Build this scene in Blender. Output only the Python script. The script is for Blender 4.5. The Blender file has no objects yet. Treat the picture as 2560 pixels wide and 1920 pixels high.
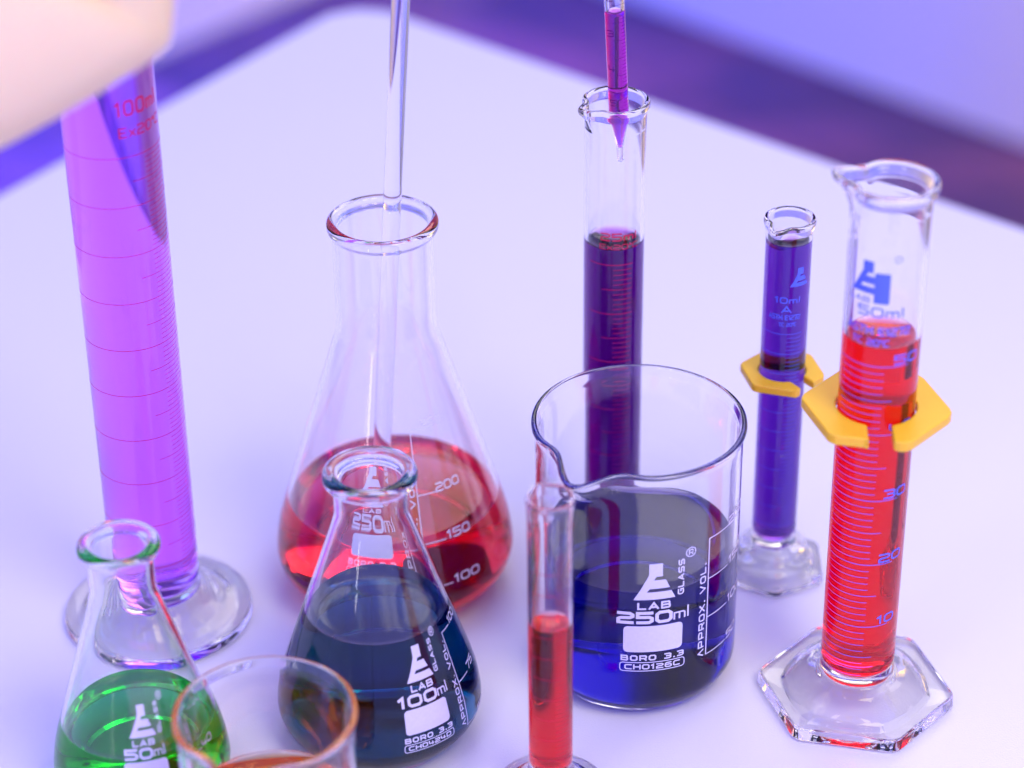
import bpy, bmesh, math, random
from mathutils import Vector, Matrix
random.seed(7)
sc = bpy.context.scene
R = math.radians
PI = math.pi

# ------------------------------------------------------------------ camera
cam_d = bpy.data.cameras.new("camera")
cam = bpy.data.objects.new("camera", cam_d)
sc.collection.objects.link(cam)
sc.camera = cam
th, rho = R(31.5), R(0.67)
fwd = Vector((0, math.cos(th), -math.sin(th)))
r0 = Vector((1, 0, 0)); u0 = Vector((0, math.sin(th), math.cos(th)))
rt = math.cos(rho) * r0 - math.sin(rho) * u0
up = math.cos(rho) * u0 + math.sin(rho) * r0
m = Matrix((rt, up, -fwd)).transposed().to_4x4()
m.translation = (0, 0, 0.546)
cam.matrix_world = m
cam_d.sensor_width = 36
cam_d.lens = 90
cam_d.clip_start = 0.02
cam_d.clip_end = 60
cam_d.dof.use_dof = True
cam_d.dof.focus_distance = 0.845
cam_d.dof.aperture_fstop = 5.2

# ------------------------------------------------------------------ world, lamps, exposure
w = bpy.data.worlds.new("World"); sc.world = w; w.use_nodes = True
bg = w.node_tree.nodes["Background"]
bg.inputs[0].default_value = (0.64, 0.60, 2.1, 1)
bg.inputs[1].default_value = 1.08

def area(name, loc, target, size, power, col, size_y=None):
    d = bpy.data.lights.new(name, 'AREA'); o = bpy.data.objects.new(name, d)
    sc.collection.objects.link(o)
    d.shape = 'RECTANGLE'; d.size = size; d.size_y = size_y or size
    d.energy = power; d.color = col
    o.location = loc
    o.rotation_euler = (Vector(target) - Vector(loc)).to_track_quat('-Z', 'Y').to_euler()
    return o
area("back_softbox_panel", (0.60, 1.96, 1.44), (0.08, 0.80, 0.05), 1.85, 9.4, (1.0, 0.94, 0.80), 0.8).data.spread = R(150)  # added softbox panel out of view, brightens the liquids from behind
area("blue_softbox", (-0.85, 1.45, 0.95), (-0.05, 0.8, 0.0), 0.5, 1.4, (0.30, 0.52, 1.0))
area("front_softbox", (0.55, 0.05, 1.20), (0.18, 0.62, 0.0), 0.6, 2.6, (1.0, 0.90, 0.42)).data.spread = R(90)
area("highlight_strip", (-0.35, 0.15, 1.1), (-0.02, 0.75, 0.05), 0.12, 0.9, (1.0, 0.97, 1.0), 0.5)  # added bright strip for streak highlights on the glass
area("low_strip", (-0.55, -0.12, 0.16), (-0.043, 0.76, 0.09), 0.022, 0.20, (1.0, 0.98, 1.0), 0.24)
area("room_lamp", (-0.55, 2.15, 0.05), (-0.35, 2.75, -0.7), 0.4, 34.0, (0.01, 0.03, 1.0)).data.spread = R(130)
area("warm_floor_fill", (1.35, 1.75, 0.1), (0.95, 2.45, -0.50), 0.5, 15.0, (1.0, 0.62, 0.10)).data.spread = R(75)  # added warm fill for the right-hand floor and wall

vs = sc.view_settings
vs.view_transform = 'Standard'; vs.look = 'None'; vs.exposure = 0; vs.gamma = 1
vs.use_curve_mapping = False
cy = sc.cycles
cy.max_bounces = 64; cy.transmission_bounces = 64; cy.glossy_bounces = 64
cy.diffuse_bounces = 4; cy.volume_bounces = 8; cy.transparent_max_bounces = 16
cy.caustics_reflective = True; cy.caustics_refractive = True
cy.blur_glossy = 0.6
cy.sample_clamp_indirect = 0; cy.sample_clamp_direct = 0
cy.use_denoising = True
cy.denoiser = 'OPENIMAGEDENOISE'
cy.denoising_input_passes = 'RGB_ALBEDO_NORMAL'
try: cy.denoising_prefilter = 'ACCURATE'
except Exception: pass

# ------------------------------------------------------------------ materials
def mat(name):
    m = bpy.data.materials.new(name); m.use_nodes = True
    nt = m.node_tree; nt.nodes.clear()
    out = nt.nodes.new("ShaderNodeOutputMaterial")
    return m, nt, out
def principled(name, col, rough=0.5, noise=None, bump=0.0, bscale=400, **kw):
    m, nt, out = mat(name)
    p = nt.nodes.new("ShaderNodeBsdfPrincipled")
    p.inputs["Base Color"].default_value = (*col, 1)
    p.inputs["Roughness"].default_value = rough
    for k, v in kw.items():
        p.inputs[k.replace("_", " ")].default_value = v
    tc = nt.nodes.new("ShaderNodeTexCoord")
    if noise:
        n = nt.nodes.new("ShaderNodeTexNoise"); n.inputs["Scale"].default_value = noise[0]
        n.inputs["Detail"].default_value = 4
        mx = nt.nodes.new("ShaderNodeMix"); mx.data_type = 'RGBA'
        mx.inputs[6].default_value = (*col, 1); mx.inputs[7].default_value = (*noise[1], 1)
        nt.links.new(tc.outputs["Object"], n.inputs["Vector"])
        nt.links.new(n.outputs["Fac"], mx.inputs[0]); nt.links.new(mx.outputs[2], p.inputs["Base Color"])
    if bump:
        n = nt.nodes.new("ShaderNodeTexNoise"); n.inputs["Scale"].default_value = bscale
        n.inputs["Detail"].default_value = 3
        b = nt.nodes.new("ShaderNodeBump"); b.inputs["Strength"].default_value = bump
        b.inputs["Distance"].default_value = 0.0004
        nt.links.new(tc.outputs["Object"], n.inputs["Vector"])
        nt.links.new(n.outputs["Fac"], b.inputs["Height"]); nt.links.new(b.outputs[0], p.inputs["Normal"])
    nt.links.new(p.outputs[0], out.inputs[0])
    return m
IOR_G, IOR_L = 1.47, 1.333
def glass_mat(name="clear_glass", tint=(1.0, 1.0, 1.0)):
    m, nt, out = mat(name)
    g = nt.nodes.new("ShaderNodeBsdfGlass")
    g.inputs["Color"].default_value = (*tint, 1); g.inputs["IOR"].default_value = IOR_G
    g.inputs["Roughness"].default_value = 0
    nt.links.new(g.outputs[0], out.inputs[0])
    return m
def liquid_mat(name, sig, cloud=0.0):
    """coloured water: clear refracting surface, absorption per metre (r, g, b)"""
    m, nt, out = mat(name)
    g = nt.nodes.new("ShaderNodeBsdfGlass"); g.inputs["Roughness"].default_value = 0
    g.inputs["Color"].default_value = (1, 1, 1, 1)
    a = nt.nodes.new("ShaderNodeAttribute"); a.attribute_name = "ior"; a.attribute_type = 'GEOMETRY'
    nt.links.new(a.outputs["Fac"], g.inputs["IOR"])
    v = nt.nodes.new("ShaderNodeVolumeAbsorption")
    D = max(sig) * 1.02
    v.inputs["Density"].default_value = D
    v.inputs["Color"].default_value = (*[1 - s / D for s in sig], 1)
    nt.links.new(g.outputs[0], out.inputs[0]); nt.links.new(v.outputs[0], out.inputs["Volume"])
    if cloud:                                            # slightly cloudy dye
        sca = nt.nodes.new("ShaderNodeVolumeScatter"); sca.inputs["Density"].default_value = cloud
        sca.inputs["Color"].default_value = (1, 1, 1, 1); sca.inputs["Anisotropy"].default_value = 0.3
        ad = nt.nodes.new("ShaderNodeAddShader")
        nt.links.new(v.outputs[0], ad.inputs[0]); nt.links.new(sca.outputs[0], ad.inputs[1])
        nt.links.new(ad.outputs[0], out.inputs["Volume"])
    m.cycles.homogeneous_volume = True
    return m
GLASS = glass_mat()
WHITE_INK = principled("white_enamel_ink", (0.80, 0.78, 0.84), 0.5, noise=(900, (0.70, 0.68, 0.76)))
BLUE_INK = principled("blue_enamel_ink", (0.10, 0.16, 0.72), 0.45)
RED_INK = principled("red_enamel_ink", (0.62, 0.004, 0.06), 0.45)
DARK_INK = principled("dark_enamel_ink", (0.10, 0.01, 0.10), 0.5)
YELLOW = principled("yellow_plastic", (1.0, 0.60, 0.025), 0.38, noise=(60, (1.0, 0.55, 0.02)), bump=0.12,
                    bscale=900, Subsurface_Weight=0.25, Subsurface_Scale=0.003)

# ------------------------------------------------------------------ object helpers
def link(o, parent=None):
    sc.collection.objects.link(o)
    if parent is not None: o.parent = parent
    return o
def thing(name, label, cat, loc=(0, 0, 0), group=None):
    o = bpy.data.objects.new(name, None); o.empty_display_size = 0.02
    o.location = loc; o["label"] = label; o["category"] = cat
    if group: o["group"] = group
    return link(o)
def mesh_obj(name, verts, faces, material, parent=None, smooth=True, ior=None):
    me = bpy.data.meshes.new(name)
    me.from_pydata(verts, [], faces)
    me.materials.append(material)
    if smooth:
        me.polygons.foreach_set("use_smooth", [True] * len(me.polygons))
    if ior is not None:
        at = me.attributes.new("ior", 'FLOAT', 'FACE')
        at.data.foreach_set("value", ior)
    me.update()
    return link(bpy.data.objects.new(name, me), parent)
def bm_obj(name, bm, material, parent=None, smooth=False):
    me = bpy.data.meshes.new(name); bm.normal_update(); bm.to_mesh(me); bm.free()
    me.materials.append(material)
    if smooth: me.polygons.foreach_set("use_smooth", [True] * len(me.polygons))
    return link(bpy.data.objects.new(name, me), parent)

# ------------------------------------------------------------------ profiles and lathes (input in mm)
def fillet(pts, step=R(9)):
    """polyline [(r, z, fillet_radius)] -> rounded point list in mm"""
    out = []
    for i, p in enumerate(pts):
        r = p[2] if len(p) > 2 else 0
        P = Vector(p[:2])
        if i in (0, len(pts) - 1) or r <= 0:
            out.append(P); continue
        A = Vector(pts[i - 1][:2]); B = Vector(pts[i + 1][:2])
        a = (A - P); b = (B - P); la, lb = a.length, b.length
        a.normalize(); b.normalize()
        ang = math.acos(max(-1, min(1, a.dot(b))))
        if ang > R(178): out.append(P); continue
        t = r / math.tan(ang / 2)
        tm = min(la, lb) * 0.499
        if t > tm: t = tm; r = t * math.tan(ang / 2)
        c = P + (a + b).normalized() * (r / math.sin(ang / 2))
        s, e = P + a * t, P + b * t
        sw = PI - ang
        n = max(2, int(math.ceil(sw / step)))
        v0 = s - c; v1 = e - c
        for k in range(n + 1):
            f = k / n
            q = (v0 * math.sin((1 - f) * sw) + v1 * math.sin(f * sw)) / math.sin(sw)
            out.append(c + q)
    return out
def densify(pts, d=2.5):
    out = [pts[0]]
    for a, b in zip(pts, pts[1:]):
        n = max(1, int((b - a).length / d))
        for k in range(1, n + 1): out.append(a.lerp(b, k / n))
    return out
SEG = 144
class Shape:
    """turns (r, z, phi) in mm into metres; may have a pouring spout and a hexagonal foot"""
    def __init__(s, rim=None, spout=None, hexa=None):
        s.rim, s.spout, s.hexa = rim, spout, hexa
    def pos(s, r, z, ph):
        x, y = math.cos(ph), math.sin(ph)
        if s.spout and r > 0:
            ps, ext, width, depth, dip = s.spout     # direction, push out, half angle, height of zone, dip
            d = (ph - ps + PI) % (2 * PI) - PI
            t = max(0.0, min(1.0, (z - (s.rim - depth)) / depth))
            t = t * t * (3 - 2 * t)
            g = math.exp(-(d / width) ** 2)
            side = math.exp(-((abs(d) - 2.1 * width) / (width * 0.9)) ** 2)
            r = r + t * (ext * g - 0.22 * ext * side)
            z = z - t * dip * g
        if s.hexa and z < s.hexa[1]:
            p0, zt, rin, rout = s.hexa
            a = ((ph - p0) % (PI / 3)) - PI / 6
            hx = math.cos(PI / 6) / math.cos(a)
            # rounded hexagon corners
            hx = min(hx, 0.975)
            f = max(0.0, min(1.0, (r - rin) / (rout - rin)))
            r = r * (1 - f) + r * hx * f
        return (r * x / 1000, r * y / 1000, z / 1000)
def lathe(name, pts, shape, material, parent, ior=None, seg=SEG, smooth=True):
    """pts ordered so that the outside lies to the right of travel for 'up' on an outer wall"""
    verts, faces, iors, rings = [], [], [], []
    for p in pts:
        if p.x < 1e-4:
            rings.append([len(verts)]); verts.append((0, 0, p.y / 1000))
        else:
            rings.append(list(range(len(verts), len(verts) + seg)))
            for k in range(seg): verts.append(shape.pos(p.x, p.y, 2 * PI * k / seg))
    for i in range(len(rings) - 1):
        a, b = rings[i], rings[i + 1]
        if len(a) == 1 and len(b) == 1: continue
        for k in range(seg):
            k2 = (k + 1) % seg
            if len(a) == 1: faces.append((a[0], b[k2], b[k]))
            elif len(b) == 1: faces.append((a[k], a[k2], b[0]))
            else: faces.append((a[k], a[k2], b[k2], b[k]))
            if ior: iors.append(ior[i])
    return mesh_obj(name, verts, faces, material, parent, smooth, iors if ior else None)
def prof_r(pts, z):
    best = None
    for a, b in zip(pts, pts[1:]):
        if (a.y - z) * (b.y - z) <= 0 and a.y != b.y:
            t = (z - a.y) / (b.y - a.y); best = a.x + t * (b.x - a.x)
    return best
def vessel(root, outer, inner, shape, level=None, liq=None, split=None, men=2.0, body="glass_body"):
    """outer: bottom centre -> up to lip; inner: lip -> down to the inner floor centre (both mm, filleted together)"""
    n_out = len(outer)
    full = fillet(outer + inner)
    top = max(range(len(full)), key=lambda i: full[i].y)
    o = densify(full[:top + 1]); i_ = densify(full[top:])
    outline = o
    if level is not None:
        k = next(j for j in range(len(i_) - 1) if i_[j].y >= level > i_[j + 1].y)
        t = (level - i_[k].y) / (i_[k + 1].y - i_[k].y)
        c = i_[k].lerp(i_[k + 1], t)
        wall_in = i_[:k + 1] + [c]; wet = [c] + i_[k + 1:]
    else:
        wall_in, wet = i_, None
    glass_pts = o + wall_in[1:]
    if split is not None:
        j = next(q for q in range(len(o) - 1) if o[q].y > 0.5 and o[q].x < split[1] and o[q].y >= split[0])
        lathe("foot", glass_pts[:j + 1], shape, GLASS, root)
        lathe(body, glass_pts[j:], shape, GLASS, root)
    else:
        lathe(body, glass_pts, shape, GLASS, root)
    if level is not None:
        side = list(reversed(wet))                       # floor centre -> contact line
        iors = [IOR_L / IOR_G] * (len(side) - 1)
        rc = wet[0].x; topp = []
        for f in (0.985, 0.96, 0.93, 0.89, 0.84, 0.78, 0.7, 0.55, 0.35, 0.0):
            dist = rc * (1 - f)
            topp.append(Vector((rc * f, level - men * (1 - math.exp(-dist / 2.0)))))
        iors += [IOR_L] * len(topp)
        lathe("liquid", side + topp, shape, liq, root, ior=iors)
    return outline

# ------------------------------------------------------------------ printing on glass
C_ = 0.2
def rr(x0, x1, y0, y1, c=C_):
    return [(x0 + c, y1), (x1 - c, y1), (x1, y1 - c), (x1, y0 + c), (x1 - c, y0), (x0 + c, y0), (x0, y0 + c), (x0, y1 - c), (x0 + c, y1)]
GL = {
 '0': (1, [rr(0, 1, 0, 1)]), 'O': (1, [rr(0, 1, 0, 1)]),
 '1': (.45, [[(0, .78), (.3, 1), (.3, 0)]]),
 '2': (1, [[(0, .98), (.8, .98), (1, .82), (1, .66), (.8, .52), (.2, .48), (0, .34), (0, 0), (1, 0)]]),
 '3': (1, [[(0, 1), (.8, 1), (1, .85), (1, .65), (.82, .51), (.3, .51)], [(.82, .50), (1, .36), (1, .15), (.8, 0), (0, 0)]]),
 '4': (1, [[(0, 1), (0, .45), (.15, .3), (1, .3)], [(.75, .75), (.75, 0)]]),
 '5': (1, [[(1, 1), (0, 1), (0, .56), (.8, .56), (1, .42), (1, .15), (.8, 0), (0, 0)]]),
 '6': (1, [[(.95, 1), (.2, 1), (0, .8), (0, .2), (.2, 0), (.8, 0), (1, .16), (1, .42), (.8, .56), (.04, .56)]]),
 '7': (1, [[(0, 1), (1, 1), (.45, 0)]]),
 '8': (1, [rr(0, 1, 0, 1), [(.03, .52), (.97, .52)]]),
 'A': (1.1, [[(0, 0), (.55, 1), (1.1, 0)], [(.24, .28), (.86, .28)]]),
 '^': (1.0, [[(0, 0), (.5, 1), (1.0, 0)]]),
 'B': (1, [[(0, 0), (0, 1), (.85, 1), (.95, .9), (.95, .62), (.82, .52), (.08, .52)], [(.82, .51), (1, .4), (1, .12), (.88, 0), (0, 0)]]),
 'C': (1, [[(1, 1), (.2, 1), (0, .8), (0, .2), (.2, 0), (1, 0)]]),
 'D': (1, [[(0, 0), (0, 1), (.78, 1), (1, .8), (1, .2), (.78, 0), (0, 0)]]),
 'E': (.95, [[(.95, 1), (0, 1), (0, 0), (.95, 0)], [(.06, .5), (.85, .5)]]),
 'G': (1, [[(1, 1), (.2, 1), (0, .8), (0, .2), (.2, 0), (1, 0), (1, .5), (.55, .5)]]),
 'H': (1, [[(0, 0), (0, 1)], [(1, 0), (1, 1)], [(.05, .5), (.95, .5)]]),
 'L': (.9, [[(0, 1), (0, 0), (.9, 0)]]),
 'M': (1.2, [[(0, 0), (0, 1), (.6, .35), (1.2, 1), (1.2, 0)]]),
 'P': (1, [[(0, 0), (0, 1), (.85, 1), (1, .86), (1, .52), (.85, .38), (.06, .38)]]),
 'R': (1, [[(0, 0), (0, 1), (.85, 1), (1, .86), (1, .54), (.85, .4), (.06, .4)], [(.6, .38), (1, 0)]]),
 'S': (1, [[(1, 1), (.2, 1), (0, .86), (0, .64), (.2, .51), (.8, .49), (1, .36), (1, .14), (.8, 0), (0, 0)]]),
 'T': (1, [[(0, 1), (1, 1)], [(.5, .95), (.5, 0)]]),
 'V': (1.1, [[(0, 1), (.55, 0), (1.1, 1)]]),
 'X': (1.05, [[(0, 0), (1.05, 1)], [(0, 1), (.49, .535)], [(.56, .465), (1.05, 0)]]),
 'x': (.8, [[(0, 0), (.8, .68)], [(0, .68), (.37, .37)], [(.43, .31), (.8, 0)]]),
 'm': (1.1, [[(0, 0), (0, .62), (.95, .62), (1.1, .5), (1.1, 0)], [(.55, .55), (.55, 0)]]),
 'l': (.12, [[(.06, 0), (.06, 1.0)]]),
 '.': (.14, [[(.0, .0), (.14, 0.0)]]),
 '*': (.3, [[(.0, .8), (.0, 1.0), (.25, 1.0), (.25, .78), (.0, .78)]]),
 '-': (.6, [[(0, .5), (.6, .5)]]),
 ' ': (.5, []),
}
class Print:
    """collects flat (u, v) strips in mm, later wrapped round the vessel"""
    def __init__(s): s.quads = []; s.n = 0
    def quad(s, a, b, c, d, lay=0.0): s.quads.append((a, b, c, d, lay))
    def stroke(s, pts, t, closed=False):
        s.n += 1; lay = (s.n % 5) * 0.012
        P = [Vector(p) for p in pts]
        if not closed and (P[0] - P[-1]).length < 1e-6: closed = True
        if closed and (P[0] - P[-1]).length < 1e-6: P = P[:-1]
        n = len(P); L = []
        for i in range(n):
            dn = (P[(i + 1) % n] - P[i]); dp = (P[i] - P[i - 1])
            if not closed and i == 0: dp = dn
            if not closed and i == n - 1: dn = dp
            dn = dn.normalized(); dp = dp.normalized()
            nn = Vector((-dn.y, dn.x)); np_ = Vector((-dp.y, dp.x))
            mm = (nn + np_)
            if mm.length < 1e-4: mm = nn
            mm.normalize(); k = 1 / max(0.45, mm.dot(nn))
            off = mm * (t / 2 * k)
            ext = Vector((0, 0))
            if not closed and i == 0: ext = -dn * t * 0.35
            if not closed and i == n - 1: ext = dn * t * 0.35
            L.append((P[i] + off + ext, P[i] - off + ext))
        for i in range(n if closed else n - 1):
            (a, b), (c, d) = L[i], L[(i + 1) % n]
            s.quad(b, d, c, a, lay)
    def text(s, txt, cx, y, h, t, wr=1.15, gap=0.32, rot=False, width=None, track=None):
        ws = [GL[c][0] * wr * h for c in txt]
        g = gap * h + t
        total = sum(ws) + g * (len(txt) - 1)
        k = 1.0 if width is None else width / total
        x = -total * k / 2
        for c, wd in zip(txt, ws):
            for pl in GL[c][1]:
                pp = []
                for (px, py) in pl:
                    X = x + px * wr * h * k; Y = py * h
                    pp.append((cx - Y, y + X) if rot else (cx + X, y + Y))
                s.stroke(pp, t)
            x += (wd + g) * k
        return total * k
    def ring(s, cx, cy, r, t, n=24):
        s.stroke([(cx + r * math.cos(2 * PI * k / n), cy + r * math.sin(2 * PI * k / n)) for k in range(n)], t, True)
    def rrect(s, x0, x1, y0, y1, c, t):
        s.stroke([(x0 + c, y1), (x1 - c, y1), (x1 - c * .3, y1 - c * .3), (x1, y1 - c), (x1, y0 + c), (x1 - c * .3, y0 + c * .3), (x1 - c, y0),
                  (x0 + c, y0), (x0 + c * .3, y0 + c * .3), (x0, y0 + c), (x0, y1 - c), (x0 + c * .3, y1 - c * .3)], t, True)
    def patch(s, x0, x1, y0, y1, c):
        ys = [y0] + [y0 + c * (1 - math.cos(a * PI / 12)) for a in range(1, 7)]
        ys += [y1 - (y - y0) for y in reversed(ys)]
        def ins(y):
            d = min(y - y0, y1 - y)
            return 0 if d >= c else c - math.sqrt(max(0, c * c - (c - d) ** 2))
        for a, b in zip(ys, ys[1:]):
            s.quad(Vector((x0 + ins(a), a)), Vector((x1 - ins(a), a)), Vector((x1 - ins(b), b)), Vector((x0 + ins(b), b)))
    def trap(s, y0, l0, r0, y1, l1, r1):
        s.quad(Vector((l0, y0)), Vector((r0, y0)), Vector((r1, y1)), Vector((l1, y1)))
    def logo(s, cx, y, k=1.0):
        for (a, la, ra, b, lb, rb) in [(0, -6.9, 7.1, 3.0, -5.2, 5.7), (3.0, -5.2, -2.6, 4.3, -4.5, -1.6), (4.3, -4.5, 5.1, 7.7, -2.9, 3.7),
                                       (7.7, -2.9, -.3, 9.1, -2.2, .6), (9.1, -2.2, 2.7, 10.0, -1.9, 2.6), (10.0, -1.9, 2.6, 14.2, -1.9, 2.6)]:
            s.trap(y + a * k, cx + la * k, cx + ra * k, y + b * k, cx + lb * k, cx + rb * k)
    def build(s, name, surf, material, parent, cell=1.2):
        """surf(u, v, lift_mm) -> point in metres"""
        verts, faces = [], []
        for a, b, c, d, lay in s.quads:
            nu = max(1, int(math.ceil(max((b - a).length, (c - d).length) / cell)))
            nv = max(1, int(math.ceil(max((d - a).length, (c - b).length) / cell)))
            base = len(verts)
            for j in range(nv + 1):
                for i in range(nu + 1):
                    fu, fv = i / nu, j / nv
                    p = a.lerp(b, fu).lerp(d.lerp(c, fu), fv)
                    verts.append(surf(p.x, p.y, 0.07 + lay))
            for j in range(nv):
                for i in range(nu):
                    q = base + j * (nu + 1) + i
                    faces.append((q, q + 1, q + nu + 2, q + nu + 1))
        return mesh_obj(name, verts, faces, material, parent, smooth=False)
def wrap(outline, loc, phi_deg, r_ref, shape):
    """surface of the vessel; u = 0 lies phi degrees to the right of the side that faces the front of the table"""
    base = math.atan2(-loc[1], -loc[0])
    def f(u, v, lift):
        r = prof_r(outline, v)
        return shape.pos(r + lift, v, base + R(phi_deg) + u / r_ref)
    return f
def lab_label(P, v0, k, vol, code, ticks, line_u, tick_len, av=None, glass=True):
    """v0: centre height of the blank patch; k: scale against the largest label"""
    P.patch(-10 * k, 10 * k, v0 - 5.3 * k, v0 + 5.3 * k, 1.6 * k)
    P.text(vol[0], -3.0 * k, v0 + 6.8 * k, 3.8 * k, 1.2 * k, wr=1.35, gap=.16, width=17.5 * k if len(vol[0]) > 2 else 12.5 * k)
    xm = 6.6 * k if len(vol[0]) > 2 else 4.2 * k
    P.text('m', xm + 2.2 * k, v0 + 6.9 * k, 4.0 * k, .6 * k, wr=.85)
    P.text('l', xm + 5.3 * k, v0 + 6.9 * k, 4.2 * k, .6 * k, wr=.8)
    P.text('LAB', 0, v0 + 12.3 * k, 2.3 * k, .68 * k, wr=1.25, width=10.5 * k)
    P.logo(0, v0 + 15.9 * k, k)
    if glass:
        P.text('GLASS', 9.9 * k, v0 + 23.4 * k, 1.75 * k, .5 * k, rot=True, width=13.5 * k)
        P.ring(12.4 * k, v0 + 32.2 * k, 1.75 * k, .36 * k); P.text('R', 12.4 * k, v0 + 31.3 * k, 1.8 * k, .36 * k, wr=.75)
    P.text('BORO 3.3', 0, v0 - 8.6 * k, 1.8 * k, .56 * k, width=21 * k)
    P.text(code, 0, v0 - 12.2 * k, 1.7 * k, .5 * k, width=18.5 * k, gap=.2)
    P.rrect(-11 * k, 11 * k, v0 - 13.1 * k, v0 - 9.6 * k, .9 * k, .34 * k)
    lo, hi = min(t[0] for t in ticks), max(t[0] for t in ticks)
    P.stroke([(line_u, lo), (line_u, hi)], .5 * k)
    for z, txt, ln in ticks:
        L = ln * k
        P.stroke([(line_u + .28 * k, z), (line_u + L, z)], .42 * k)
        if txt: P.text(txt, line_u + L + (3.3 + 1.2 * len(txt)) * k * .9, z - .2 * k, 2.9 * k, .62 * k, wr=1.15, gap=.16)
    if av:
        P.text('^PPROX. VOL.', line_u - 1.3 * k, (av[0] + av[1]) / 2, 2.0 * k, 0.55 * k, rot=True, width=(av[1] - av[0]))

# ------------------------------------------------------------------ setting
def struct(o): o["kind"] = "structure"; return o
def plane_box(name, pts, z0, z1, material, bev=0.0, parent=None, segs=3):
    bm = bmesh.new()
    b = [bm.verts.new((x, y, z0)) for x, y in pts]; t = [bm.verts.new((x, y, z1)) for x, y in pts]
    n = len(pts)
    bm.faces.new(list(reversed(b))); tf = bm.faces.new(t)
    for i in range(n): bm.faces.new((b[i], b[(i + 1) % n], t[(i + 1) % n], t[i]))
    if bev:
        bmesh.ops.bevel(bm, geom=list(tf.edges), offset=bev, segments=segs, affect='EDGES', profile=0.5)
    return bm_obj(name, bm, material, parent)

def wood_floor_mat():
    m, nt, out = mat("dark_wood_floor")
    p = nt.nodes.new("ShaderNodeBsdfPrincipled"); p.inputs["Roughness"].default_value = 0.42
    tc = nt.nodes.new("ShaderNodeTexCoord"); mp = nt.nodes.new("ShaderNodeMapping")
    mp.inputs["Rotation"].default_value = (0, 0, R(48)); nt.links.new(tc.outputs["Object"], mp.inputs["Vector"])
    br = nt.nodes.new("ShaderNodeTexBrick"); br.inputs["Scale"].default_value = 1
    br.inputs["Brick Width"].default_value = 0.9; br.inputs["Row Height"].default_value = 0.14
    br.inputs["Mortar Size"].default_value = 0.003
    br.inputs["Color1"].default_value = (0.062, 0.028, 0.09, 1); br.inputs["Color2"].default_value = (0.20, 0.085, 0.15, 1)
    br.inputs["Mortar"].default_value = (0.04, 0.015, 0.03, 1)
    nt.links.new(mp.outputs[0], br.inputs["Vector"])
    mp2 = nt.nodes.new("ShaderNodeMapping"); mp2.inputs["Rotation"].default_value = (0, 0, R(48)); mp2.inputs["Scale"].default_value = (2, 22, 2)
    nt.links.new(tc.outputs["Object"], mp2.inputs["Vector"])
    n = nt.nodes.new("ShaderNodeTexNoise"); n.inputs["Scale"].default_value = 2.2; n.inputs["Detail"].default_value = 6
    nt.links.new(mp2.outputs[0], n.inputs["Vector"])
    mx = nt.nodes.new("ShaderNodeMix"); mx.data_type = 'RGBA'; mx.blend_type = 'MULTIPLY'; mx.inputs[0].default_value = 0.7
    rp = nt.nodes.new("ShaderNodeValToRGB"); rp.color_ramp.elements[0].position = .3; rp.color_ramp.elements[0].color = (.4, .36, .4, 1)
    rp.color_ramp.elements[1].position = .7; rp.color_ramp.elements[1].color = (1.35, 1.2, 1.2, 1)
    nt.links.new(n.outputs["Fac"], rp.inputs[0])
    nt.links.new(br.outputs["Color"], mx.inputs[6]); nt.links.new(rp.outputs[0], mx.inputs[7])
    n2 = nt.nodes.new("ShaderNodeTexNoise"); n2.inputs["Scale"].default_value = 3.0; n2.inputs["Detail"].default_value = 2
    nt.links.new(tc.outputs["Object"], n2.inputs["Vector"])
    rp2 = nt.nodes.new("ShaderNodeValToRGB"); rp2.color_ramp.elements[0].position = .42; rp2.color_ramp.elements[0].color = (.6, .6, .8, 1)
    rp2.color_ramp.elements[1].position = .62; rp2.color_ramp.elements[1].color = (1.7, 1.35, 1.0, 1)
    nt.links.new(n2.outputs["Fac"], rp2.inputs[0])
    mx3 = nt.nodes.new("ShaderNodeMix"); mx3.data_type = 'RGBA'; mx3.blend_type = 'MULTIPLY'; mx3.inputs[0].default_value = 1.0
    nt.links.new(mx.outputs[2], mx3.inputs[6]); nt.links.new(rp2.outputs[0], mx3.inputs[7])
    nt.links.new(mx3.outputs[2], p.inputs["Base Color"]); nt.links.new(p.outputs[0], out.inputs[0])
    return m
FZ = -0.72
struct(plane_box("floor", [(-4, 0.3), (4.5, 0.3), (4.5, 5), (-4, 5)], FZ - 0.05, FZ, wood_floor_mat()))
WALL = principled("pale_wall_paint", (0.66, 0.66, 0.36), 0.6, noise=(2.2, (0.54, 0.54, 0.33)), bump=0.1, bscale=60)
cor = Vector((-0.077, 3.204))
UPPER = principled("added_dark_upper_wall", (0.05, 0.04, 0.09), 0.7, noise=(2, (0.07, 0.05, 0.11)))  # invented dark tone, gives glass and liquids deeper reflections
def wall(name, a, b, off):
    a, b = Vector(a), Vector(b); d = (b - a).normalized(); nrm = Vector((-d.y, d.x)) * off
    q = [a, b, b + nrm, a + nrm]
    struct(plane_box(name, q, FZ + 0.004, 0.9, WALL))
    struct(plane_box("added_dark_upper_" + name, q, 0.902, 2.9, UPPER))  # unseen dark upper part, added to darken what the liquids reflect
wall("wall_left", cor + Vector((-.667, -.745)) * 3.0, cor - Vector((.667, .745)) * 0.0, 0.10)
wall("wall_right", cor + Vector((.02, -.02)), cor + Vector((.707, -.707)) * 4.0, 0.10)

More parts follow.
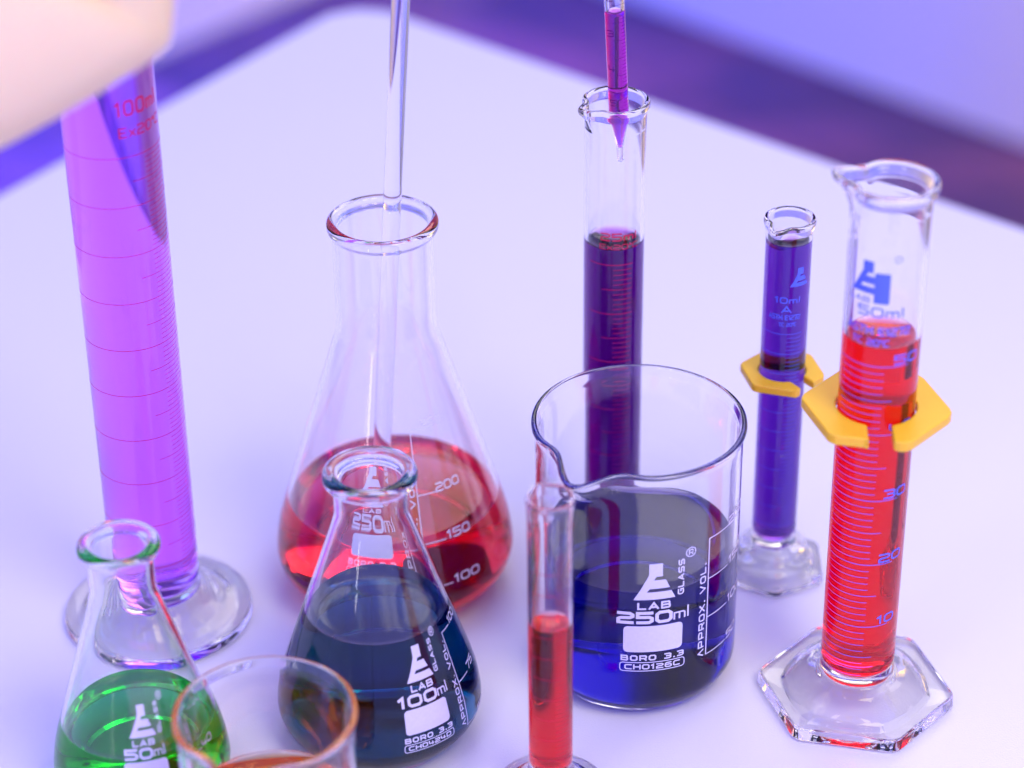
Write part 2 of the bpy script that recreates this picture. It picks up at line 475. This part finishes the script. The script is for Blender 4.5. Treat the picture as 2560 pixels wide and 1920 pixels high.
TABLE = principled("white_laminate", (0.80, 0.79, 0.82), 0.32, noise=(5, (0.77, 0.76, 0.80)), bump=0.35, bscale=1400)
tab = thing("table", "large white laminate table with a rounded corner, carrying all the lab glass", "table", (0, 0.6, FZ))
A = Vector((-0.0827, 1.2901)); dl = Vector((-0.5650, -0.8251)); dr = Vector((0.7568, -0.6537))
def corner_pts(P, d1, d2, r, n=8):
    out = []
    for k in range(n + 1):
        f = k / n; out.append(P + d1 * r * (1 - f) ** 2 + d2 * r * f ** 2)
    return out
Bc = A + dr * 1.35; Cc = Bc + dl * 1.45; Dc = A + dl * 1.45
poly = corner_pts(A, dr, dl, .028) + corner_pts(Dc, -dl, dr, .045) + corner_pts(Cc, -dr, -dl, .045) + corner_pts(Bc, dl, -dr, .045)
# local coordinates of the table Empty
poly = [Vector((p.x, p.y - 0.6)) for p in poly]
ar = sum(p.x * q.y - q.x * p.y for p, q in zip(poly, poly[1:] + poly[:1]))
if ar < 0: poly.reverse()
plane_box("tabletop", poly, -FZ - 0.028, -FZ, TABLE, 0.003, tab)
LEG = principled("white_metal", (0.7, 0.7, 0.72), 0.35)
for q in (A, Bc, Cc, Dc):
    c = (A + Cc) / 2; p = q.lerp(c, 0.12); x, y = p.x, p.y - .6
    bm = bmesh.new()
    bmesh.ops.create_cone(bm, cap_ends=True, segments=24, radius1=.02, radius2=.028, depth=-FZ - .029,
                          matrix=Matrix.Translation((x, y, (-FZ - .029) / 2)))
    bm_obj("leg", bm, LEG, tab, False)

# ------------------------------------------------------------------ erlenmeyer flasks
def flask(label, loc, H, base_r, wide_z, neck_r, neck_z, rim_r, bead, t, level, liq, foot_f=0.72):
    root = thing("conical_flask", label, "flask", loc, "conical lab flasks")
    cr = R(0)
    outer = [(0, 1.3), (base_r * foot_f - 2.5, 1.3, 2), (base_r * foot_f, .25, 1.2), (base_r * foot_f + 2.2, .25, 5),
             (base_r * 1.005, wide_z * .8, wide_z * .85), (base_r * .965, wide_z * 1.7, 60),
             (neck_r, neck_z, 16), (neck_r, H - bead * 2.3, 1.2), (rim_r, H - bead * 1.7, bead * .95), (rim_r, H, bead * .95)]
    inner = [(neck_r - t - .2, H, bead * .8), (neck_r - t, H - bead * 3, 6), (neck_r - t, neck_z, 16), (base_r * .965 - t, wide_z * 1.7, 60),
             (base_r * 1.005 - t, wide_z * .8, wide_z * .8), (base_r * foot_f + 2.2 - t, 2.6, 5), (base_r * foot_f - 3, 3.1, 3), (0, 3.3)]
    sh = Shape(H)
    out = vessel(root, outer, inner, sh, level, liq)
    return root, out, sh

P250 = (-0.0428, 0.7603, 0)
RED = liquid_mat("red_water", (0.0, 58, 50), 1.5)
f250, o250, s250 = flask("large conical flask of red liquid with a glass rod standing in its neck", P250, 145.9, 43.0, 15, 17.2, 104.5, 18.9, 2.1, 1.6, 36.6, RED)
P = Print()
lab_label(P, 39.5, .93, ("250", 0), "CH0424E", [(21.5, "100", 9.5), (37.5, "150", 9.5), (54.5, "200", 9), (77, "250", 7)], 18.5, 8, (24, 62))
P.build("printed_label", wrap(o250, P250, -13.2, 38.5, s250), WHITE_INK, f250)

P100 = (-0.0452, 0.6745, 0)
TEAL = liquid_mat("deep_teal_water", (520, 46, 34))
f100, o100, s100 = flask("mid-sized conical flask of dark teal-blue liquid in front of the red one", P100, 101.8, 34.1, 13, 12.0, 85, 15.2, 2.3, 1.5, 49.5, TEAL)
P = Print()
lab_label(P, 23.8, .80, ("100", 0), "CH0424D", [(12.2, "50", 8.5), (28.5, "75", 8.5), (46.5, "100", 8)], 15.8, 8, (13.5, 44))
P.build("printed_label", wrap(o100, P100, 28.0, 32.0, s100), WHITE_INK, f100)

P50 = (-0.1214, 0.645, 0)
GREEN = liquid_mat("green_water", (260, 12, 85), 1)
f50, o50, s50 = flask("smallest conical flask, holding bright green liquid", P50, 96.0, 28.3, 11.5, 10.3, 77.0, 12.9, 2.0, 1.4, 29.0, GREEN)
P = Print()
lab_label(P, 24.8, .74, ("50", 0), "CH0424C", [(14.0, "25", 7.5), (26.5, "40", 6), (41, "50", 7)], 15.0, 7, (15, 39))
P.build("printed_label", wrap(o50, P50, 2.6, 27.0, s50), WHITE_INK, f50)

def bubble_mat():
    m, nt, out = mat("air_bubble")
    g = nt.nodes.new("ShaderNodeBsdfGlass"); g.inputs["IOR"].default_value = 1 / IOR_L; g.inputs["Roughness"].default_value = 0
    nt.links.new(g.outputs[0], out.inputs[0]); return m
BUB = bubble_mat()
for k in range(18):
    a = random.uniform(0, 2 * PI); q = random.uniform(6, 28); rb = random.uniform(.35, .95)
    bm = bmesh.new(); bmesh.ops.create_uvsphere(bm, u_segments=16, v_segments=10, radius=rb / 1000)
    ob = bm_obj("bubble", bm, BUB, f250, smooth=True)
    ob.location = (q * math.cos(a) / 1000, q * math.sin(a) / 1000, (34.3 - rb) / 1000)

# ------------------------------------------------------------------ beakers
def beaker(label, loc, H, r, t, level, liq, spout, rim_r, men=2.0):
    root = thing("beaker", label, "beaker", loc, "glass beakers")
    outer = [(0, 1.2), (r - 9, 1.2, 3), (r - 7.5, .25, 2), (r - 5.5, .25, 3), (r, 7.5, 8.5), (r, H - 9, 14), (r + .1, H - 4, 4),
             (rim_r, H - 1.3, .9), (rim_r - .2, H, .75)]
    inner = [(rim_r - 1.9, H, .75), (r - t + .1, H - 5, 5), (r - t, H - 10, 14), (r - t, 8.5, 7), (r - 7.8, 3.1, 4), (0, 2.9)]
    sh = Shape(H, spout)
    out = vessel(root, outer, inner, sh, level, liq, men=men)
    return root, out, sh
PB = (0.0414, 0.7070, 0)
NAVY = liquid_mat("deep_blue_water", (95, 140, 21))
bk, obk, sbk = beaker("large beaker of deep blue liquid printed 250ml", PB, 98.8, 34.2, 1.5, 53.0, NAVY, (R(-124), 7.0, .20, 13, 2.5), 35.4)
P = Print()
lab_label(P, 34.8, 1.0, ("250", 0), "CH0126C", [(22.3, "50", 10.5), (37.6, "100", 10.5), (53.2, "150", 10.5), (69.3, "200", 10.5)], 19.9, 10, (22.5, 60))
P.build("printed_label", wrap(obk, PB, 10.2, 34.3, sbk), WHITE_INK, bk)

PS = (-0.0746, 0.598, 0)
AMBER = liquid_mat("amber_water", (2, 34, 330))
sb, osb, ssb = beaker("small beaker at the front edge with a little amber liquid low inside", PS, 66.4, 26.6, 1.4, 31, AMBER,
                      (R(-102), 5.0, .22, 10, 2.0), 27.7)
P = Print()
lab_label(P, 24, .62, ("100", 0), "CH0126B", [(14.0, "25", 7.5), (24, "50", 7.5), (34, "75", 7.5)], 14.5, 7, (14, 36))
P.build("printed_label", wrap(osb, PS, 60, 26.6, ssb), WHITE_INK, sb)

# ------------------------------------------------------------------ graduated cylinders
def cylinder(label, loc, H, r, t, floor, level, liq, foot, spout, rim_out, rim_b=1.0, hexa=None, men=2.0, bottom_bulge=0.0):
    root = thing("graduated_cylinder", label, "cylinder", loc, "graduated cylinders")
    outer = foot + [(r, floor + 4, 3), (r, H - 9, 8), (r + .2, H - 4.0, 3), (rim_out, H - 2.0 * rim_b, rim_b * .9), (rim_out - .1, H, rim_b * .9)]
    inner = [(rim_out - 2.2 * rim_b, H, rim_b * .9), (r - t + .2, H - 5, 4), (r - t, H - 10, 8), (r - t, floor + 2.6, min(4, r * .5)), (r * .45, floor, 4), (0, floor - .2)]
    sh = Shape(H, spout, hexa)
    out = vessel(root, outer, inner, sh, level, liq, split=(floor - 3.0, r + 3.5), men=men)
    return root, out, sh
def hexfoot(Rc, r, floor, e=5.0):
    return [(0, floor - 2.2), (r * .8, floor - 2.2, 3), (r * 1.02, floor - 6, 4), (Rc * .60, 3.0, 4), (Rc * .74, .3, 1.2), (Rc - .8, .3, .9), (Rc, 1.2, .8), (Rc * .985, e, 1.3),
            (Rc * .72, e + 1.1, 2), (Rc * .64, e + 2.4, 4), (r + 4.2, floor - 2.4, 6), (r + .5, floor - 1.0, 1.2), (r, floor + .4, 1.5)]

# tall one with the yellow guard, red liquid
PC50 = (0.1152, 0.6864, 0)
CRIMSON = liquid_mat("crimson_water", (1, 420, 330), 2)
c50, oc50, sc50 = cylinder("tall hexagon-footed cylinder of red liquid with a yellow guard ring", PC50, 196, 12.3, 1.5, 13.2, 143.4, CRIMSON,
    hexfoot(34, 12.3, 13.2, 5.5), (R(160), 4.8, .30, 12, -0.6), 14.3, 1.15, (R(-13), 8.5, 22, 28))
base50 = math.degrees(0)
P = Print()
for k in range(1, 51):
    z = 12.8 + 2.49 * k
    if k % 10 == 0: P.stroke([(-15, z), (9.2, z)], .30)
    elif k % 5 == 0: P.stroke([(-15, z), (4.2, z)], .26)
    else: P.stroke([(-14, z), (1.2, z)], .24)
P.stroke([(-12.4, 21.2), (4.9, 21.2)], .3)
for k in range(1, 6):
    P.text(str(k * 10), 8.6, 12.8 + 24.9 * k + .9, 2.9, .62, wr=1.25, gap=.16)
P.build("graduation_scale", wrap(oc50, PC50, 1.5, 12.3, sc50), BLUE_INK, c50)
P = Print()
P.logo(-6.2, 162.5, .78)
P.patch(-3.6, 1.2, 159.5, 170.0, .4)
P.ring(3.2, 175, 1.0, .3)
P.text("50ml", -1.2, 155.0, 2.9, .6, gap=.2)
P.text("ASTM E1272", -1.8, 148.6, 2.5, .55, gap=.2, width=21)
P.text("TC 20*C", -4.0, 144.8, 2.0, .45, gap=.2, width=12)
P.text("LAB", -8.6, 159.4, 1.7, .35, gap=.2)
P.build("printed_label", wrap(oc50, PC50, 1.5, 12.3, sc50), BLUE_INK, c50)

def guard(root, z, Rc, hole, phi0, slot_phi, slot_w, th_=3.6):
    """hexagonal plate with a round hole and an open slot"""
    n = 90; inner, outer = [], []
    half = math.asin(slot_w / 2 / hole)
    halfo = math.asin(slot_w / 2 / (Rc * .9))
    def hexr(a): return Rc * min(.97, math.cos(PI / 6) / math.cos(((a - phi0) % (PI / 3)) - PI / 6))
    corners = sorted(((phi0 + k * PI / 3 - slot_phi) % (2 * PI)) for k in range(6))
    bm = bmesh.new(); cols = []
    for k in range(n + 1):
        f = k / n
        ai = slot_phi + half + f * (2 * PI - 2 * half)
        rel = halfo + f * (2 * PI - 2 * halfo)
        for c in corners:
            if abs(rel - c) < (PI / n): rel = c
        ao = slot_phi + rel
        pi_ = (hole * math.cos(ai), hole * math.sin(ai)); ro = hexr(ao)
        po = (ro * math.cos(ao), ro * math.sin(ao))
        if k in (0, n):
            # the slot walls run parallel
            sgn = 1 if k == 0 else -1
            dx, dy = math.cos(slot_phi), math.sin(slot_phi)
            # distance along slot to hex edge
            po = (dx * (Rc * .885) - dy * sgn * slot_w / 2, dy * (Rc * .885) + dx * sgn * slot_w / 2)
            pi_ = (dx * hole * math.cos(half) - dy * sgn * slot_w / 2, dy * hole * math.cos(half) + dx * sgn * slot_w / 2)
        cols.append([bm.verts.new((x / 1000, y / 1000, zz / 1000)) for (x, y) in (pi_, po) for zz in (z - th_ / 2, z + th_ / 2)])
    for a, b in zip(cols, cols[1:]):
        ib, it, ob, ot = a; jb, jt, pb, pt = b
        bm.faces.new((it, ot, pt, jt)); bm.faces.new((ib, jb, pb, ob))
        bm.faces.new((ob, pb, pt, ot)); bm.faces.new((ib, it, jt, jb))
    for c, flip in ((cols[0], False), (cols[-1], True)):
        f = (c[0], c[2], c[3], c[1]); bm.faces.new(f if not flip else tuple(reversed(f)))
    bmesh.ops.recalc_face_normals(bm, faces=bm.faces)
    ed = [e for e in bm.edges if len(e.link_faces) == 2 and e.calc_face_angle(0) > R(40)]
    bmesh.ops.bevel(bm, geom=ed, offset=.0005, segments=2, affect='EDGES', profile=.5, clamp_overlap=True)
    o = bm_obj("guard_ring", bm, YELLOW, root)
    return o
guard(c50, 114.6, 24.4, 12.75, R(-13), R(-93), 7.8)

# small one with guard, violet-blue liquid
PB10 = (0.094, 0.761, 0)
VIOLET = liquid_mat("blue_violet_water", (170, 320, 80))
c10, oc10, sc10 = cylinder("slim cylinder of blue-violet liquid filled to the lip, with a small yellow guard ring", PB10, 144, 7.9, 1.1, 14.2, 136.6, VIOLET,
    hexfoot(20.5, 7.9, 14.2, 4), (R(-124), 2.6, .28, 7, .6), 8.9, .8, (R(-92), 7, 13, 17), men=1.4)
P = Print()
for k in range(0, 51):
    z = 24 + 1.58 * k
    if k % 5 == 0: P.stroke([(-9, z), (6.8, z)], .22)
    else: P.stroke([(1.2, z), (6.6, z)], .18)
P.build("graduation_scale", wrap(oc10, PB10, -2, 7.9, sc10), BLUE_INK, c10)
P = Print()
P.logo(4.6, 121.5, .50)
P.text("10ml", 0.6, 115.3, 2.0, .42, gap=.2)
P.text("A", 0.4, 111.6, 2.4, .5)
P.text("ASTM E1272", -.2, 108.8, 1.7, .36, gap=.2, width=11)
P.text("TC 20*C", 1.0, 106.2, 1.3, .28, gap=.2, width=6)
P.build("printed_label", wrap(oc10, PB10, 0, 7.9, sc10), BLUE_INK, c10)
guard(c10, 83.0, 15.2, 8.2, R(-17), R(-55), 6.0, 3.0)

# cylinder under the pipette, deep purple
PC25 = (0.0356, 0.7754, 0)
PURPLE = liquid_mat("deep_purple_water", (150, 480, 115))
c25, oc25, sc25 = cylinder("tall cylinder of dark purple liquid behind the large beaker, a pipette dipping into it", PC25, 181.5, 10.4, 1.3, 14, 130, PURPLE,
    [(0, 11.8), (8, 11.8, 3), (10.5, 8, 4), (14, 3.2, 3), (18, .3, 1.5), (22, .3, .8), (23, 1.2, 1), (22.6, 4.2, 1.2), (18, 6.5, 4), (12.8, 9, 4), (11.6, 12, 2), (10.4, 14.5, 1.5)],
    (R(-146), 3.6, .26, 9, -.2), 11.6, .95)
P = Print()
for k in range(0, 51):
    z = 124.1 - .96 * 2 * k / 1.0
    if z < 20: break
    if k % 10 == 0: P.stroke([(-9.5, z), (6.5, z)], .26)
    elif k % 5 == 0: P.stroke([(-4.5, z), (6.5, z)], .22)
    else: P.stroke([(-.4, z), (6.0, z)], .20)
P.text("25ml", 1.5, 133.6, 2.6, .5, gap=.18)
P.text("Ex20*C", 1.6, 130.2, 1.8, .32, gap=.18)
P.build("graduation_scale", wrap(oc25, PC25, 2, 10.4, sc25), RED_INK, c25)

# big purple cylinder on the left
PC100 = (-0.1267, 0.7371, 0)
MAGENTA = liquid_mat("magenta_violet_water", (9, 60, 1.2))
c100, oc100, sc100 = cylinder("wide cylinder of bright violet liquid on a round foot, ringed by red lines", PC100, 252, 15.35, 1.4, 13.2, 228, MAGENTA,
    [(0, 11), (13, 11, 3), (15.5, 7.5, 4), (21, 3.2, 4), (27, .3, 2), (32.2, .3, 1), (33.3, 1.5, 1.2), (32.8, 4.0, 1.4), (28.5, 6.2, 3), (24, 6.6, 3), (19, 9.2, 5), (17.2, 11.5, 3), (15.35, 13.8, 2)],
    (R(160), 4.5, .26, 12, 0), 17, 1.15)
P = Print()
for k in range(1, 101):
    z = 13.0 + 1.749 * k
    if z < 22: continue
    if k % 10 == 0: P.stroke([(-24, z), (24, z)], .27)
    elif k % 5 == 0: P.stroke([(5.4, z), (24, z)], .24)
    else: P.stroke([(10.6, z), (20, z)], .22)
P.text("100ml", 10.2, 202.2, 4.6, .8, wr=.62, gap=.14)
P.text("Ex20*C", 11.2, 194.8, 3.1, .55, wr=.8, gap=.14)
P.build("graduation_scale", wrap(oc100, PC100, 0, 15.35, sc100), RED_INK, c100)

# thin red cylinder in front of the big beaker
PR10 = (0.0110, 0.6353, 0)
SCARLET = liquid_mat("scarlet_water", (0, 330, 330), 3)
r10, or10, sr10 = cylinder("slim cylinder half full of scarlet liquid at the front edge, before the large beaker", PR10, 117, 7.0, 1.1, 12.6, 71.0, SCARLET,
    [(0, 10.4), (5.5, 10.4, 2), (7.5, 7, 3), (11, 2.8, 3), (14, .3, 1.5), (18, .3, .8), (19, 1.2, 1), (18.6, 3.4, 1.2), (14, 5.5, 4), (9.5, 8, 4), (8, 11, 2), (7.0, 13.2, 1.5)],
    (R(120), 1.2, .3, 7, 0), 7.5, .6, men=1.3)
P = Print()
for k in range(0, 51):
    z = 21 + 1.6 * k
    if z > 100: break
    if k % 5 == 0: P.stroke([(-6, z), (7, z)], .2)
    else: P.stroke([(1.5, z), (6.5, z)], .16)
P.build("graduation_scale", wrap(or10, PR10, 0, 7.0, sr10), RED_INK, r10)

# ------------------------------------------------------------------ glass rod and pipette
def aim(o, base, top):
    d = (Vector(top) - Vector(base)).normalized()
    o.location = base; o.rotation_mode = 'QUATERNION'; o.rotation_quaternion = Vector((0, 0, 1)).rotation_difference(d)
prf = fillet([(0, 0), (3.05, 0, 1.5), (3.05, 262, 1.5), (0, 262)])
rod = lathe("stirring_rod", densify(prf, 12), Shape(), GLASS, None, seg=64)
rod["label"] = "clear glass stirring rod standing in the large flask of red liquid"; rod["category"] = "rod"
aim(rod, (-0.0497, 0.7603, 0.0050), (-0.0341, 0.7603, 0.2242))

pip = thing("pipette", "thin glass pipette filled with purple liquid, tip inside the tall dark purple cylinder", "pipette")
L = 190.0
po = fillet([(.55, 0, .3), (1.15, 0, .4), (1.3, 6, 3), (3.35, 17.5, 9), (3.6, L - 1, .6), (3.3, L, .3)])
pi_ = fillet([(2.6, L, .3), (2.55, L - 2, 1), (2.45, 17.8, 9), (.6, 6.5, 3), (.5, 0.4, .2), (.55, 0)])
po, pi_ = densify(po, 4), densify(pi_, 2)
l0, l1 = 5.2, 54.5
def cut(pts, z):
    for j in range(len(pts) - 1):
        if (pts[j].y - z) * (pts[j + 1].y - z) <= 0 and pts[j].y != pts[j + 1].y:
            return j, pts[j].lerp(pts[j + 1], (z - pts[j].y) / (pts[j + 1].y - pts[j].y))
j1, c1 = cut(pi_, l1); j0, c0 = cut(pi_, l0)
lathe("glass_tube", po + pi_[:j1 + 1] + [c1], Shape(), GLASS, pip, seg=64)
lathe("tip", [c0] + pi_[j0 + 1:], Shape(), GLASS, pip, seg=64)
side = [c0] + list(reversed(pi_[j1 + 1:j0 + 1])) + [c1]
pts = [Vector((0, l0))] + side + [Vector((c1.x * .8, l1 - .5)), Vector((c1.x * .4, l1 - .8)), Vector((0, l1 - .9))]
lathe("liquid", pts, Shape(), liquid_mat("pipette_purple_water", (170, 1500, 190)), pip,
      ior=[IOR_L] + [IOR_L / IOR_G] * (len(side) - 1) + [IOR_L] * 3, seg=64)
P = Print()
for k in range(0, 60):
    z = 20 + 1.25 * k
    if k % 5 == 0: P.stroke([(-.6, z), (4.4, z)], .16)
    else: P.stroke([(2.2, z), (4.2, z)], .13)
for k, tx in ((0, "5"), (1, "4"), (2, "3"), (3, "2"), (4, "1")):
    P.text(tx, -1.7, 21.5 + 12.5 * k, 2.0, .32)
def psurf(u, v, lift):
    r = prof_r(po, v); a = R(-95) + u / 3.5
    return ((r + lift) * math.cos(a) / 1000, (r + lift) * math.sin(a) / 1000, v / 1000)
P.build("graduation_scale", psurf, DARK_INK, pip)
aim(pip, (0.03757, 0.7754, 0.1590), (0.03475, 0.7754, 0.21693))

# ------------------------------------------------------------------ the hand that reaches in
SKIN = principled("skin", (0.98, 0.76, 0.38), 0.45, noise=(30, (0.96, 0.70, 0.34)), bump=0.2, bscale=700,
                  Subsurface_Weight=0.3, Subsurface_Scale=0.006)
def skin_chain(name, joints, material, parent=None, sub=2):
    """joints: list of chains; each chain a list of (x, y, z, radius); first vertex of later chains may be an index into the first"""
    verts, edges, rad = [], [], []
    for ch in joints:
        prev = None
        for p in ch:
            if isinstance(p, int): prev = p; continue
            verts.append((p[0] + .004, p[1], p[2] - .002)); rad.append(p[3])
            if prev is not None: edges.append((prev, len(verts) - 1))
            prev = len(verts) - 1
    me = bpy.data.meshes.new(name); me.from_pydata(verts, edges, [])
    o = bpy.data.objects.new(name, me); link(o, parent)
    md = o.modifiers.new("skin", 'SKIN'); md.use_smooth_shade = True
    for i, r in enumerate(rad):
        me.skin_vertices[0].data[i].radius = (r, r)
    me.skin_vertices[0].data[0].use_root = True
    s = o.modifiers.new("sub", 'SUBSURF'); s.levels = sub; s.render_levels = sub
    dg = bpy.context.evaluated_depsgraph_get()
    me2 = bpy.data.meshes.new_from_object(o.evaluated_get(dg))
    me2.name = name; me2.materials.clear(); me2.materials.append(material)
    for p in me2.polygons: p.use_smooth = True
    o.modifiers.clear(); o.data = me2
    bpy.data.meshes.remove(me)
    return o
def build_hand():
    # the forearm comes in from the left, the wrist bends and the hand rises, fingers curled round towards the camera
    chains = [
        [(-0.3108, 0.5727, 0.2174, 0.0420),
         (-0.2388, 0.5914, 0.2480, 0.0370),
         (-0.1848, 0.6023, 0.2657, 0.0330),
         (-0.1429, 0.6100, 0.2783, 0.0300),
         (-0.1129, 0.6177, 0.2908, 0.0295),
         (-0.1113, 0.6339, 0.3172, 0.0310),
         (-0.1104, 0.6501, 0.3437, 0.0310)]]
    fingers = [(-0.0904, 0.6291, 0.3337, 0.80), (-0.0864, 0.6351, 0.3537, 0.93), (-0.0864, 0.6391, 0.3737, 1.00), (-0.0904, 0.6431, 0.3917, 0.95)]
    for k, (x, y, z, ln) in enumerate(fingers):
        chains.append([6, (x - .006, y + .004, z, .0115), (x + .004, y - .020 * ln, z + .001, .0105),
                       (x - .012, y - .046 * ln, z, .0098), (x - .036, y - .050 * ln, z - .001, .0090), (x - .050, y - .038 * ln, z - .001, .0080)])
    chains.append([5, (-0.1464, 0.6201, 0.3357, 0.0165), (-0.1364, 0.5941, 0.3577, 0.0135), (-0.1164, 0.5761, 0.3717, 0.0115), (-0.1004, 0.5681, 0.3777, 0.0095)])
    return skin_chain("person", chains, SKIN)
h = build_hand()
h["label"] = "person's bare forearm and loosely closed hand, blurred in the top left corner"; h["category"] = "person"
